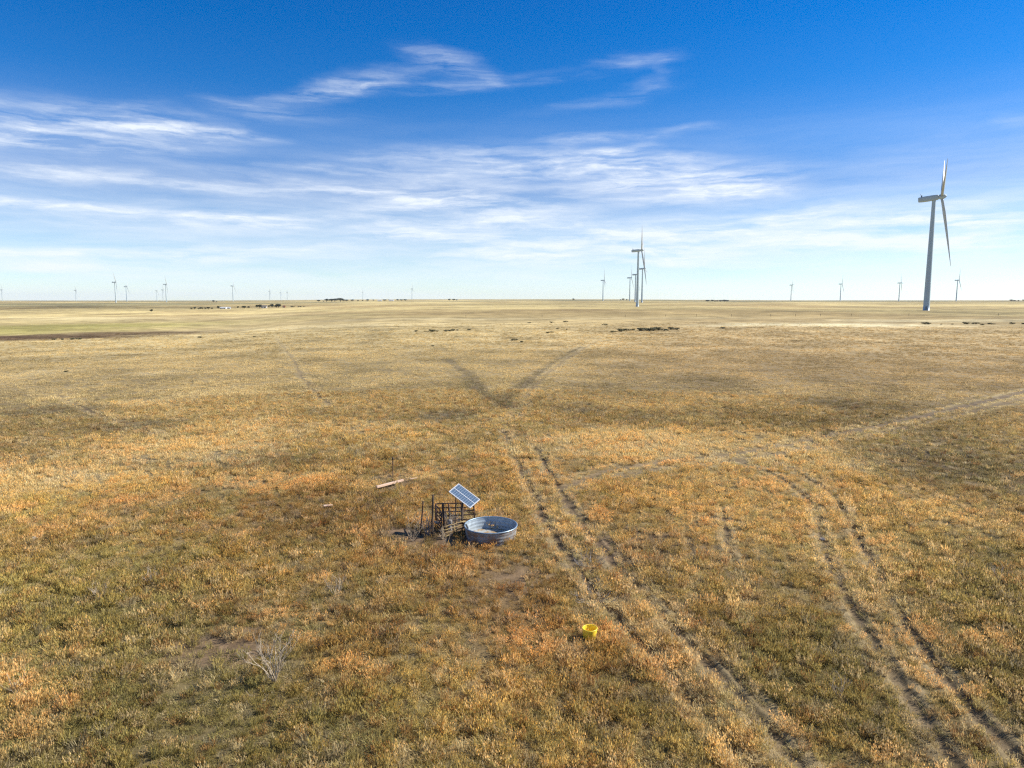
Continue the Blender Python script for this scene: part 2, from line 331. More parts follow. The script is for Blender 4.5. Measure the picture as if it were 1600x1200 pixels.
# ------------------------------------------------------------------ ground sheet
def build_ground():
    front = np.radians(np.linspace(-47, 47, 760)); back = np.radians(np.linspace(47, 313, 90)[1:-1])
    az = np.concatenate([front, back]); nr = 900
    rr = np.concatenate([[0.0, 4.0, 8.0], np.geomspace(10, 16000, nr)]); na = len(az)
    X = rr[:, None] * np.sin(az)[None, :]; Y = rr[:, None] * np.cos(az)[None, :]
    x = X.ravel(); y = Y.ravel(); z = H(x, y)
    Z = zones(x, y)
    z = z - .07 * Z['track'] * (1 - ss(60, 200, Z['r'])) + .03 * Z['edge'] * (1 - ss(40, 80, Z['r']))
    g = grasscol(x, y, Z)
    near = 1 - ss(60, 230, Z['r']); g = g * .92
    n = len(x)
    c = mix(g, mix(g * .60, np.tile(SOIL * 1.0, (n, 1)), np.full(n, .40)), near)      # between tufts: thatch and soil
    sl = SOIL * (1 + (fbm(x, y, 3, 4, 90) - .5)[:, None] * .5) * C(1.05, 1.0, .98)
    c = mix(c, sl, Z['soil'] * .8)
    c = mix(c, np.tile(SOIL * C(1.0, 1.05, 1.1), (n, 1)), Z['track'] * .6 * (.5 + .5 * (1 - ss(80, 300, Z['r']))))
    nr_ = len(rr)
    i = np.arange(nr_ - 1)[:, None]; j = np.arange(na)[None, :]; j2 = (j + 1) % na
    f = np.stack([i * na + j, i * na + j2, (i + 1) * na + j2, (i + 1) * na + j], -1).reshape(-1, 4)[:, ::-1]
    f = f[na:]                                   # centre ring collapses: fan
    me = bpy.data.meshes.new('ground')
    vs = np.stack([x, y, z], 1); vs[:na] = (0, 0, Hs(0, 0))
    fan = np.stack([np.zeros(na, int), na + j2.ravel(), na + j.ravel()], 1)
    nv = len(vs); me.vertices.add(nv); me.vertices.foreach_set('co', vs.ravel())
    nl = len(f) * 4 + len(fan) * 3; me.loops.add(nl)
    me.loops.foreach_set('vertex_index', np.concatenate([f.ravel(), fan[:, ::-1].ravel()]).astype(np.int32))
    st = np.concatenate([np.arange(len(f)) * 4, len(f) * 4 + np.arange(len(fan)) * 3]).astype(np.int32)
    me.polygons.add(len(st)); me.polygons.foreach_set('loop_start', st)
    me.polygons.foreach_set('use_smooth', np.ones(len(st), bool))
    me.update(calc_edges=True); me.validate()
    if len(me.vertices) == nv:
        a = me.attributes.new('cover', 'FLOAT_COLOR', 'POINT'); a.data.foreach_set('color', np.concatenate([c, np.ones((nv, 1))], 1).astype(np.float32).ravel())
    me.materials.append(ground_mat())
    o = bpy.data.objects.new('ground', me); col.objects.link(o)
    nz = sum(p.normal.z for p in me.polygons[:50]); 
    if nz < 0: me.flip_normals()
    tag(o, kind='structure')
build_ground()

# ------------------------------------------------------------------ grass
def tuft_mesh(name, n, rad, h, lean, w, seed, curl=.5, head=0.0, hv=.35):
    rs = random.Random(seed); v = []; f = []; sh = []
    for k in range(n):
        a = rs.uniform(0, 6.283); r0 = rad * math.sqrt(rs.random()); bx, by = r0 * math.cos(a), r0 * math.sin(a)
        la = a + rs.gauss(0, .8); hh = h * (1 - hv + 2 * hv * rs.random()) ; L = lean * hh * (.3 + rs.random()) 
        tx, ty = bx + L * math.cos(la), by + L * math.sin(la); wa = rs.uniform(0, 3.1416); wx, wy = w * math.cos(wa), w * math.sin(wa)
        mx_, my_ = bx + (tx - bx) * (.5 - curl * .25), by + (ty - by) * (.5 - curl * .25)
        b = len(v); ww = 1.0
        v += [(bx - wx, by - wy, -.02), (bx + wx, by + wy, -.02), (mx_ + wx * .8, my_ + wy * .8, hh * .6), (mx_ - wx * .8, my_ - wy * .8, hh * .6), (tx, ty, hh)]
        f += [(b, b + 1, b + 2, b + 3), (b + 3, b + 2, b + 4)]
        s = rs.uniform(.52, 1.42); hue = rs.uniform(-.05, .04)
        sh += [(s * (1 + hue), s, s * (1 - hue))] * 5
        if head and rs.random() < head:
            b = len(v); q = w * 2.6; v += [(tx - q, ty, hh * .85), (tx + q, ty, hh * .85), (tx, ty, hh * 1.15), (tx, ty - q, hh * .85), (tx, ty + q, hh * .85)]
            f += [(b, b + 1, b + 2), (b + 3, b + 4, b + 2)]; sh += [(s * 1.2, s * 1.12, s)] * 5
    me = bpy.data.meshes.new(name); me.from_pydata(v, [], f)
    a = me.attributes.new('shade', 'FLOAT_COLOR', 'POINT'); a.data.foreach_set('color', np.array([(*c, 1) for c in sh], np.float32).ravel())
    me.materials.append(M['grass']); me.update()
    return bpy.data.objects.new(name, me)
TUFTS = []
for s in range(3): TUFTS.append(tuft_mesh('grass_tuft', 46, .13, .25, .50, .0070, 100 + s, head=.5))        # 0-2 bunch grass
for s in range(3): TUFTS.append(tuft_mesh('grass_thatch', 100, .34, .085, 1.5, .0080, 200 + s, hv=.6))       # 3-5 low thatch
for s in range(2): TUFTS.append(tuft_mesh('grass_weed', 60, .17, .20, .7, .0070, 300 + s, head=.9, hv=.5))  # 6-7 bushy weed
for s in range(2): TUFTS.append(tuft_mesh('grass_patch', 85, .45, .14, .8, .016, 400 + s, hv=.5))           # 8-9 wide patch for the middle distance

def build_grass():
    P = []
    def ring(r0, r1, dens, size, kinds):
        A = (r1 * r1 - r0 * r0) / 2 * R(92); n = int(A * dens)
        r = np.sqrt(rng.uniform(r0 * r0, r1 * r1, n)); a = R(1) * rng.uniform(-46, 46, n)
        P.append((r * np.sin(a), r * np.cos(a), np.full(n, size), rng.choice(kinds, n)))
    ring(8, 26, 30, .85, [0, 1, 2, 3, 4, 5, 3, 4, 5, 6, 7, 6])
    ring(26, 48, 25, .95, [0, 1, 2, 3, 4, 5, 3, 4, 5, 6, 7, 6])
    ring(48, 85, 10.5, 1.05, [0, 1, 3, 4, 5, 6, 8, 9])
    ring(85, 150, 3.2, 1.15, [3, 4, 8, 9])
    ring(150, 300, 1.0, 1.35, [8, 9])
    x = np.concatenate([p[0] for p in P]); y = np.concatenate([p[1] for p in P]); s = np.concatenate([p[2] for p in P]); kd = np.concatenate([p[3] for p in P])
    Z = zones(x, y); r = Z['r']
    cl = fbm(x, y, 1.1, 3, 70); cl2 = fbm(x, y, 6, 3, 71)
    dens = .38 + .62 * ss(.36, .60, cl) * (.5 + .7 * cl2)
    dens = dens * (1 - .9 * Z['soil']) * (1 - .95 * ss(.15, .6, Z['track'])) * (1 - .4 * Z['dark']) * (1 - .5 * ss(60, 130, r))
    tall = np.isin(kd, [0, 1, 2, 6, 7])
    dens = np.where(tall, dens, dens * .9 + .55 * (1 - Z['soil']) ** 2 * (1 - ss(.2, .6, Z['track'])))
    dens = dens * (1 - .93 * ss(130, 295, r))
    keep = rng.random(len(x)) < dens
    # keep the tank, the tub and the silt free
    for (cx, cy, rad) in CLEAR: keep &= ~(np.hypot(x - cx, y - cy) < rad)
    x, y, s, kd = x[keep], y[keep], s[keep], kd[keep]; Z = {k: v[keep] for k, v in Z.items()}; r = Z['r']; tall = tall[keep]
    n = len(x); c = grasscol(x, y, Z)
    q = np.clip(ss(.25, .75, fbm(x, y, 1.4, 3, 75)) * .75 + rng.random(n) * .25, 0, 1); q = (q * 2.6 + fbm(x, y, 7, 2, 76) * 1.5) % 1.0
    alt = np.where((q < .16)[:, None], STRAW, np.where((q < .28)[:, None], GREY, np.where((q < .42)[:, None], OLIVE * .9, np.where((q < .50 )[:, None], RUST * 1.2, GOLD * C(1.02, 1.06, 1.1)))))
    c = mix(c, alt, np.where(q < .56, .5, .0) * (1 - .75 * ss(55, 110, r)) * (1 - .6 * Z['straw']))
    # seeded upright clumps of pale straw among the weeds
    bp = ss(.60, .70, fbm(x, y, 2.4, 3, 72)) * (1 - ss(50, 75, r)); c = mix(c, np.tile(STRAW * C(1.05, .95, .75), (n, 1)), bp * .6 * tall)
    c = c * (1 + .0 * q[:, None]) * rng.uniform(.82, 1.18, n)[:, None] * 1.16; c = c * (1 + .32 * Z['straw'] * (1 - ss(60, 110, r)))[:, None]; c = c * np.minimum(1, .80 / c.max(1))[:, None]
    s = s * rng.uniform(.55, 1.25, n) * (.85 + .35 * ss(.35, .65, fbm(x, y, 4, 3, 73))) * (1 - .35 * ss(50, 120, r)) * (1 - .6 * Z['track'])
    s = s * (1 - .3 * Z['dark'])
    z = H(x, y) - .06 * Z['track']
    me = bpy.data.meshes.new('grass'); me.vertices.add(n); me.vertices.foreach_set('co', np.stack([x, y, z], 1).ravel())
    a = me.attributes.new('tint', 'FLOAT_COLOR', 'POINT'); a.data.foreach_set('color', np.concatenate([c, np.ones((n, 1))], 1).astype(np.float32).ravel())
    a = me.attributes.new('kind_id', 'INT', 'POINT'); a.data.foreach_set('value', kd.astype(np.int32))
    a = me.attributes.new('size', 'FLOAT', 'POINT'); a.data.foreach_set('value', s.astype(np.float32))
    rot = np.stack([rng.normal(0, .10, n), rng.normal(.0, .10, n) - .08, rng.uniform(0, 6.283, n)], 1)
    a = me.attributes.new('turn', 'FLOAT_VECTOR', 'POINT'); a.data.foreach_set('vector', rot.astype(np.float32).ravel())
    me.materials.append(M['grass'])
    o = bpy.data.objects.new('grass', me); col.objects.link(o)
    tag(o, 'dry golden, rust and olive prairie grass and weeds covering the ground', 'grass', kind='stuff')
    ng = bpy.data.node_groups.new('grass_scatter', 'GeometryNodeTree')
    ng.interface.new_socket('Geometry', in_out='INPUT', socket_type='NodeSocketGeometry'); ng.interface.new_socket('Geometry', in_out='OUTPUT', socket_type='NodeSocketGeometry')
    N = ng.nodes; L = ng.links; gi = N.new('NodeGroupInput'); go = N.new('NodeGroupOutput'); jn = N.new('GeometryNodeJoinGeometry')
    def attr(nm, t):
        k = N.new('GeometryNodeInputNamedAttribute'); k.data_type = t; k.inputs['Name'].default_value = nm; return k.outputs['Attribute']
    kd_ = attr('kind_id', 'INT'); sz = attr('size', 'FLOAT'); tn = attr('turn', 'FLOAT_VECTOR')
    er = N.new('FunctionNodeEulerToRotation'); L.new(tn, er.inputs[0])
    for i, t in enumerate(TUFTS):
        oi = N.new('GeometryNodeObjectInfo'); oi.inputs['Object'].default_value = t; oi.inputs['As Instance'].default_value = False
        cmp_ = N.new('FunctionNodeCompare'); cmp_.data_type = 'INT'; cmp_.operation = 'EQUAL'; L.new(kd_, cmp_.inputs[2]); cmp_.inputs[3].default_value = i
        ip = N.new('GeometryNodeInstanceOnPoints'); L.new(gi.outputs[0], ip.inputs['Points']); L.new(cmp_.outputs[0], ip.inputs['Selection']); L.new(oi.outputs['Geometry'], ip.inputs['Instance'])
        L.new(er.outputs[0], ip.inputs['Rotation']); L.new(sz, ip.inputs['Scale']); L.new(ip.outputs[0], jn.inputs[0])
    L.new(jn.outputs[0], go.inputs[0])
    md = o.modifiers.new('scatter', 'NODES'); md.node_group = ng
    print('grass clumps', n)

# ------------------------------------------------------------------ wind turbines
def rotor_blade_mb(L=50.0):
    b = MB(); prof = []; ns = 22
    for i in range(ns):
        t = i / (ns - 1); z = 1.2 + t * (L - 1.2)
        ch = 1.9 if t < .04 else (1.9 + (2.9 - 1.9) * min(1, (t - .04) / .16) if t < .2 else 2.6 * (1 - (t - .2) / .8) ** .95 + .3)
        th = 1.8 * (1 - t) ** 2.2 * .9 + ch * .16; tw = R(62) - R(16) * min(1, t * 1.6); off = .0
        ring = []
        for j in range(12):
            a = 2 * math.pi * j / 12; cx = ch * (.5 * math.cos(a) + .18); cy = th * .5 * math.sin(a) * (1 - .35 * math.cos(a))
            ring.append((cx * math.cos(tw) - cy * math.sin(tw) , cx * math.sin(tw) + cy * math.cos(tw), z))
        prof.append(ring)
    vs = [p for r_ in prof for p in r_]
    fs = [(i * 12 + j, i * 12 + (j + 1) % 12, (i + 1) * 12 + (j + 1) % 12, (i + 1) * 12 + j) for i in range(ns - 1) for j in range(12)] + [tuple(range(11, -1, -1)), tuple((ns - 1) * 12 + j for j in range(12))]
    b.add(vs, fs, 0, True); return b
blade_me = None
def make_turbine(yaw, phase, depth_hint, tilt=5.0, cone=3.5):
    root = empty('wind_turbine', (0, 0, 0), yaw)
    t = MB(); pr = [(2.2, -.6), (2.2, .12), (2.12, .13)]
    for k in range(1, 21): pr.append((2.12 - .9 * (k / 20) ** 1.1, .36 + 77.6 * k / 20))
    t.lathe(pr, 40); tw = t.build('tower', M['turb'], root)
    for hz in (19.6, 39.2, 58.8):
        m = MB(); rr = 2.12 - .9 * (hz / 78) ** 1.1 + .03; m.lathe([(rr - .06, hz), (rr, hz), (rr, hz + .25), (rr - .06, hz + .25)], 40); m.build('flange_ring', M['turb'], tw)
    m = MB(); m.box((0, -2.13, 1.9), (1.0, .12, 2.2)); m.build('door', M['turbd'], tw)
    T = Matrix.Translation((0, 0, 79.8)) @ Matrix.Rotation(-R(tilt), 4, 'Y')
    m = MB()
    secs = [(-9.9, 2.2, 2.6), (-9.4, 3.1, 3.4), (-6, 3.6, 3.9), (0, 3.6, 3.9), (2.2, 3.3, 3.6), (2.9, 2.4, 2.6)]
    vs = []; K = 16
    for (x_, w_, h_) in secs:
        for j in range(K):
            a = 2 * math.pi * j / K; ca, sa = math.cos(a), math.sin(a); e = .45
            vs.append((x_, w_ / 2 * math.copysign(abs(ca) ** e, ca), h_ / 2 * math.copysign(abs(sa) ** e, sa)))
    fs = [(i * K + j, i * K + (j + 1) % K, (i + 1) * K + (j + 1) % K, (i + 1) * K + j) for i in range(len(secs) - 1) for j in range(K)] + [tuple(range(K - 1, -1, -1)), tuple((len(secs) - 1) * K + j for j in range(K))]
    m.add(vs, fs, 0, True, T); nc = m.build('nacelle', M['turb'], root)
    m = MB(); m.box((-7.6, 0, 2.35), (.9, 1.6, 1.2), T, 0); m.tube([(-7.9, .5, 2.9), (-8.3, .5, 4.3)], .12, 6, M=T); m.build('cooler_and_wind_vane', M['turbd'], nc)
    hubx = 4.6
    m = MB(); prof = [(1.45, 2.95), (1.75, 3.6), (1.75, 5.4), (1.35, 6.6), (.7, 7.4), (.02, 7.75)]
    m.lathe([(r_, z_) for r_, z_ in prof], 24, M=T @ Matrix.Rotation(R(90), 4, 'Y')); m.build('hub', M['turb'], root)
    for k in range(3):
        bl = bpy.data.objects.new('blade', blade_me); col.objects.link(bl); bl.parent = root
        bl.matrix_local = T @ Matrix.Translation((hubx, 0, 0)) @ Matrix.Rotation(R(phase + 120 * k), 4, 'X') @ Matrix.Rotation(R(cone), 4, 'Y')
    return root
_o = rotor_blade_mb().build('blade', M['blade']); blade_me = _o.data; bpy.data.objects.remove(_o)
G = 'wind turbines across the prairie'
TB = [ # u, depth, yaw deg, rotor phase, label
 (1443.5, 505, -31, 189, 'nearest and tallest white wind turbine, standing alone near the right edge'),
 (994.5, 1005, -12, 52, 'large wind turbine right of centre, in front of a cluster of smaller ones'),
 (1001.5, 1660, -14, 20, 'wind turbine just right of and behind the large central turbine'),
 (991, 2060, -10, 75, 'wind turbine half hidden directly behind the left side of the large central turbine'),
 (982.5, 2400, -14, 100, 'wind turbine at the left end of the central cluster'),
 (941, 2750, -12, 10, 'small lone wind turbine a little left of the central cluster'),
 (185.5, 2750, 14, 40, 'tallest of the wind turbines on the left horizon, left one of a close pair'),
 (202.5, 3750, 14, 80, 'shorter wind turbine on the left horizon, right one of a close pair'),
 (264, 3150, 12, 35, 'wind turbine on the left horizon above the lone dark tree, right of two faint ones'),
 (367.5, 3650, 8, 95, 'wind turbine on the horizon above the far farmstead windbreak'),
 (645, 5300, 0, 0, 'small wind turbine standing right of the dark farm windbreak on the horizon'),
 (424.5, 6000, 6, 60, 'tiny faint wind turbine on the horizon above the red barn, left of a fainter pair'),
 (9.5, 5000, 16, 25, 'pale faint wind turbine at the far left edge of the horizon'),
 (124, 5100, 16, 45, 'pale faint wind turbine on the left horizon, left of the close pair'),
 (249.5, 5400, 14, 85, 'faintest wind turbine of the left group, leftmost of three on the horizon'),
 (259, 5000, 14, 15, 'faint wind turbine tucked just left of a taller one on the left horizon'),
 (441.5, 7400, 6, 30, 'left of two barely visible wind turbines left of the horizon windbreak'),
 (451.5, 7000, 6, 70, 'right of two barely visible wind turbines left of the horizon windbreak'),
 (568.5, 7500, 2, 50, 'barely visible wind turbine above the horizon windbreak and white sheds'),
 (1232.5, 3550, -16, 88, 'wind turbine on the right horizon, first right of the long dark hedge'),
 (1309, 3300, -18, 30, 'wind turbine on the right horizon, second right of the long dark hedge'),
 (1400, 3050, -24, 95, 'wind turbine on the right horizon just left of the nearest tall turbine'),
 (1489, 2650, -26, 25, 'wind turbine on the right horizon just right of the nearest tall turbine'),
]
for u, d, yaw, ph, lab in TB:
    x, y = atd(u, d); o = make_turbine(R(yaw), ph, d, 6.0 if d < 600 else 5.0, 4.0)
    o.location = (x, y, Hs(x, y)); tag(o, lab, 'wind turbine', G)
    if d > 4500:        # too small in the photo to show doors and flanges
        for ch in list(o.children):
            for g in list(ch.children): bpy.data.objects.remove(g)

# ------------------------------------------------------------------ round stock tank
CLEAR = []
tx, ty = flat(766.5, 842.5); RT = 1.22; tz = Hs(tx, ty) - .02
tx, ty = flat(766.8, 820.5, tz + .64)
CLEAR.append((tx, ty, RT * 1.02))
tank = empty('stock_tank', (tx, ty, tz)); tag(tank, 'round galvanised steel stock tank with rolled rim and silty floor, right of the rusty pen', 'stock tank')
m = MB(); po = []; HT = .64
for k in range(33):
    t = k / 32; r_ = RT * (.93 + .07 * t); rib = .006 * math.sin(t * math.pi * 8) if .12 < t < .9 else 0; po.append((r_ + rib, HT * t))
m.lathe(po, 96); m.build('outer_wall', M['galvo'], tank)
m = MB(); m.lathe([(r_ - .012, z_) for r_, z_ in reversed(po)], 96); m.build('inner_wall', M['galv'], tank)
m = MB(); m.lathe([(RT + .028 * math.cos(a), HT + .012 + .028 * math.sin(a)) for a in [2 * math.pi * k / 10 for k in range(11)]], 96); m.build('rim', M['rim'], tank)
m = MB()
nr_, na_ = 14, 64; vs = [(0, 0, .10)]
for i in range(1, nr_ + 1):
    for j in range(na_):
        a = 2 * math.pi * j / na_; r_ = RT * .935 * i / nr_; xx, yy = r_ * math.cos(a), r_ * math.sin(a)
        vs.append((xx, yy, .085 + .05 * float(fbm(np.array([xx]), np.array([yy]), .6, 3, 33)[0])))
fs = [(0, 1 + j, 1 + (j + 1) % na_) for j in range(na_)] + [(1 + i * na_ + j, 1 + (i + 1) * na_ + j, 1 + (i + 1) * na_ + (j + 1) % na_, 1 + i * na_ + (j + 1) % na_) for i in range(nr_ - 1) for j in range(na_)]
m.add(vs, fs, 0, True); m.build('silt_floor', M['silt'], tank)
m = MB(); a0 = R(176); bx, by = (RT - .05) * math.cos(a0), (RT - .05) * math.sin(a0)
m.tube([(bx + .02, by, .66), (bx + .05, by, .5), (bx + .07, by - .02, .40)], .025, 8); m.box((bx + .08, by - .02, .46), (.09, .12, .07)); m.box((bx + .06, by + .09, .50), (.05, .05, .12)); m.box((bx + .10, by - .12, .38), (.05, .07, .05))
m.build('float_valve', M['black'], tank)

# ------------------------------------------------------------------ yellow tub
yx, yy = flat(921.5, 998); yz = Hs(yx, yy) - .01
CLEAR += [(yx, yy, .36), (yx - .02, yy - .35, .30)]
tub = empty('feed_tub', (yx, yy, yz), R(20)); tub.scale = (.82, .82, .9); tag(tub, 'bright yellow plastic feed tub standing open in orange grass near the bottom', 'tub')
wob = lambda a, z: 1 + .035 * math.sin(2 * a + .5) + .015 * math.sin(3 * a)
m = MB(); m.lathe([(.01, .03), (.235, .03), (.265, .05), (.285, .22), (.295, .36), (.30, .40)], 48, wob=wob); m.build('outer_wall', M['yellow'], tub)
m = MB(); m.lathe([(.285, .40), (.28, .36), (.27, .22), (.252, .06), (.22, .05), (.01, .05)], 48, wob=wob); m.build('inner_wall', M['yellow'], tub)
m = MB(); m.lathe([(.2925 + .018 * math.cos(a), .40 + .018 * math.sin(a)) for a in [2 * math.pi * k / 8 for k in range(9)]], 48, wob=wob); m.build('rim', M['yellow'], tub)
m = MB(); m.lathe([(.01, .075), (.12, .08), (.22, .07), (.25, .062)], 32, wob=wob); o = m.build('mud', mat('tub_mud', (.20, .13, .05), .9, bump=.01, scale=9), tub)

# ------------------------------------------------------------------ pen round the well: posts, panels, solar panel
def gp(u, v):
    x, y = flat(u, v); return Vector((x, y, Hs(x, y)))
PXM = lambda y: F / (y * math.cos(PITCH) + CAMZ * math.sin(PITCH))
def top_at(p, u, v):
    """point above the same depth as p seen at photo position u,v"""
    d = ray(u, v); t = p.y / d[1]; return Vector((d[0] * t, p.y, CAMZ + d[2] * t))
def post(name, ub, vb, ut, vt, r, mt, label, grp=None, cap=False, cat='post', sides=8):
    b = gp(ub, vb); t = top_at(b, ut, vt); e = tag(empty(name, b), label, cat, grp)
    m = MB(); d = t - b; pts = [Vector((0, 0, -.2))] + [d * k / 5 + Vector((random.gauss(0, r * .15), random.gauss(0, r * .15), 0)) for k in range(6)]
    m.tube(pts, [r * 1.05] + [r * (1.05 - .03 * k) for k in range(6)], sides)
    o = m.build('shaft', mt, e); return e, d
post('pen_post', 657, 837, 661, 783, .035, M['rust'], 'thin dark post leaning right at the left end of the pen')
post('pen_post', 675.5, 840, 676.5, 773, .05, M['wood'], 'tallest dark wooden post of the pen, second from the left')
post('pen_post', 695, 832, 691.5, 786, .06, M['wood'], 'thick dark post holding the left end of the pen panels')
def tpost_part(e, d):
    pass
e, d = post('fence_post', 614, 756, 613.5, 716, .035, M['postwood'], 'lone upright weathered post standing behind the fallen pale timber')
m = MB(); m.tube([d * .93, d * 1.04], .045, 8); m.build('cap', M['wood'], e)
def panel(name, A, Bp, h, rails, mt, label, r=.022, lean=Vector((0, 0, 0)), stiles=3, sag=.0):
    e = tag(empty(name, A), label, 'panel', 'livestock panels of the pen'); D = Bp - A
    for k in range(rails):
        z = .12 + (h - .12) * k / (rails - 1); m = MB(); pts = []
        for q in range(7):
            t = q / 6; pts.append(D * t + Vector((0, 0, z)) + lean * (z / h) + Vector((0, 0, -sag * math.sin(t * math.pi) * (1 + .3 * math.sin(k * 2)))) + Vector((0, random.gauss(0, .012), random.gauss(0, .012))))
        m.tube(pts, r, 6); m.build('rail', mt, e)
    for k in range(stiles):
        t = k / (stiles - 1); m = MB(); m.tube([D * t + Vector((0, 0, 0)), D * t + Vector((0, 0, h + .01)) + lean], r * 1.25, 6); m.build('stile', mt, e)
    return e
A = gp(683, 824); A2 = gp(742, 821)
panel('livestock_panel', A, A2, 1.12, 6, M['rust'], 'dark rusty pipe panel across the back of the pen', r=.030, lean=Vector((-.06, .12, 0)), stiles=4, sag=.03)
A = gp(681, 824) ; A2 = gp(690, 836)
panel('livestock_panel', A, A2, 1.10, 6, M['rust'], 'short dark rusty pipe panel closing the left side of the pen', r=.027, stiles=2)
A = gp(692, 843); A2 = gp(727, 834)
panel('livestock_panel', A, A2, .62, 4, M['yrust'], 'low tan weathered pipe panel at the front of the pen beside the tank', r=.028, lean=Vector((0, -.10, 0)), stiles=3)
# solar panel
sb = gp(722.5, 832)
sp_ = tag(empty('solar_panel', sb), 'tilted blue solar panel with white frame on a post above the rusty pen', 'solar panel')
Pt = top_at(sb, 724, 778)
# corners of the panel seen in the photo give its centre, edge directions and size
Cn = top_at(Vector((0, sb.y + .0, 0)), 725.5, 775)
corn = {}
def planar(u, v, P0, N):
    d = Vector(ray(u, v)); o = Vector((0, 0, CAMZ)); t = (P0 - o).dot(N) / d.dot(N); return o + d * t
best = None
for el in range(15, 76, 3):
    for azn in range(-80, 81, 4):
        N = Vector((math.sin(R(azn)) * math.cos(R(el)), -math.cos(R(azn)) * math.cos(R(el)), math.sin(R(el))))
        q = [planar(u, v, Cn, N) for u, v in ((716.8, 755.9), (701, 768.4), (734.8, 794), (749.8, 781))]
        e1 = q[1] - q[0]; e2 = q[2] - q[1]; e3 = q[3] - q[2]; e4 = q[0] - q[3]
        if min(e1.length, e2.length) < .01: continue
        ratio = (e2.length + e4.length) / (e1.length + e3.length)
        err = abs(e1.normalized().dot(e2.normalized())) + abs(e3.normalized().dot(e2.normalized())) + abs(ratio - 1.95) * .5 + abs(e2.length - 1.3) * .3
        if best is None or err < best[0]: best = (err, N, q, e2.length, e1.length, el, azn)
_, N, q, LX, LY, el_, az_ = best
print('solar', best[0], LX, LY, el_, az_)
ctr = (q[0] + q[1] + q[2] + q[3]) / 4; ex = ((q[2] - q[1]) + (q[3] - q[0])).normalized(); ez = N.normalized(); ey = ez.cross(ex).normalized(); ex = ey.cross(ez)
Q = Matrix((ex, ey, ez)).transposed().to_4x4(); Q.translation = ctr - sb
m = MB(); m.box((0, 0, 0), (LX - .02, LY - .02, .03)); pv = m.build('cell_sheet', M['pv'], sp_); pv.matrix_local = Q
m = MB(); w = .035
for s_ in (-1, 1):
    m.box((0, s_ * (LY / 2 - w / 2), .002), (LX, w, .045)); m.box((s_ * (LX / 2 - w / 2), 0, .004), (w, LY - 2 * w, .045))
fr = m.build('frame', M['alu'], sp_); fr.matrix_local = Q
m = MB(); m.box((0, -.01, .018), (LX - .05, .028, .012)); o = m.build('centre_strip', M['alu'], sp_); o.matrix_local = Q
m = MB(); m.box((0, .12, -.05), (LX * .9, .04, .05)); m.box((0, -.12, -.05), (LX * .9, .04, .05)); m.box((0, 0, -.09), (.05, .5, .04)); m.tube([(-.2, 0, -.11), (.2, 0, -.11)], .03, 8); o = m.build('mounting_rack', M['rust'], sp_); o.matrix_local = Q
cl_ = ctr - sb; m = MB(); m.tube([(0, 0, -.2), (0, 0, .7), (cl_.x * .25, cl_.y * .3, cl_.z - .12)], [.055, .055, .05], 10); m.build('pole', M['wood'], sp_)
lft = ctr - ex * (LX * .38) - sb; b2 = gp(711, 822) - sb
m = MB(); m.tube([b2 + Vector((0, 0, -.1)), lft - ez * .06], .03, 8); m.build('brace', M['wood'], sp_)
# well casing, hose, pan
wp = gp(703, 830); wl = tag(empty('well_casing', wp), 'short grey capped well pipe standing inside the pen', 'well pipe')
m = MB(); m.lathe([(.09, -.1), (.09, .45)], 20); m.build('casing', M['pvc'], wl); m = MB(); m.lathe([(.115, .45), (.115, .50), (.10, .53), (.01, .53)], 20); m.build('cap', M['deadd'], wl)
m = MB(); hp = [gp(703, 830) + Vector((.05, -.05, .4)), gp(708, 835) + Vector((0, 0, .15)), gp(716, 838) + Vector((0, 0, .06)), gp(724, 836) + Vector((0, 0, .35)), Vector((tx - RT * 1.0, ty, tz + .70)), Vector((tx - RT * .93, ty, tz + .60))]
hb = wp; m.tube([p - hb for p in hp], .018, 6); o = m.build('water_hose', M['black'], None, hb); tag(o, 'black water hose running from the well pipe over the tank rim', 'hose')
pp = gp(683, 828); m = MB(); m.lathe([(.01, .0), (.12, .0), (.17, .10), (.175, .11), (.165, .10), (.115, .015), (.01, .015)], 24); o = m.build('feed_pan', M['pvc'], None, pp + Vector((0, 0, .28))); o.rotation_euler = (R(-20), R(12), 0)
tag(o, 'small grey metal pan wedged in the weeds left of the front panel', 'pan')
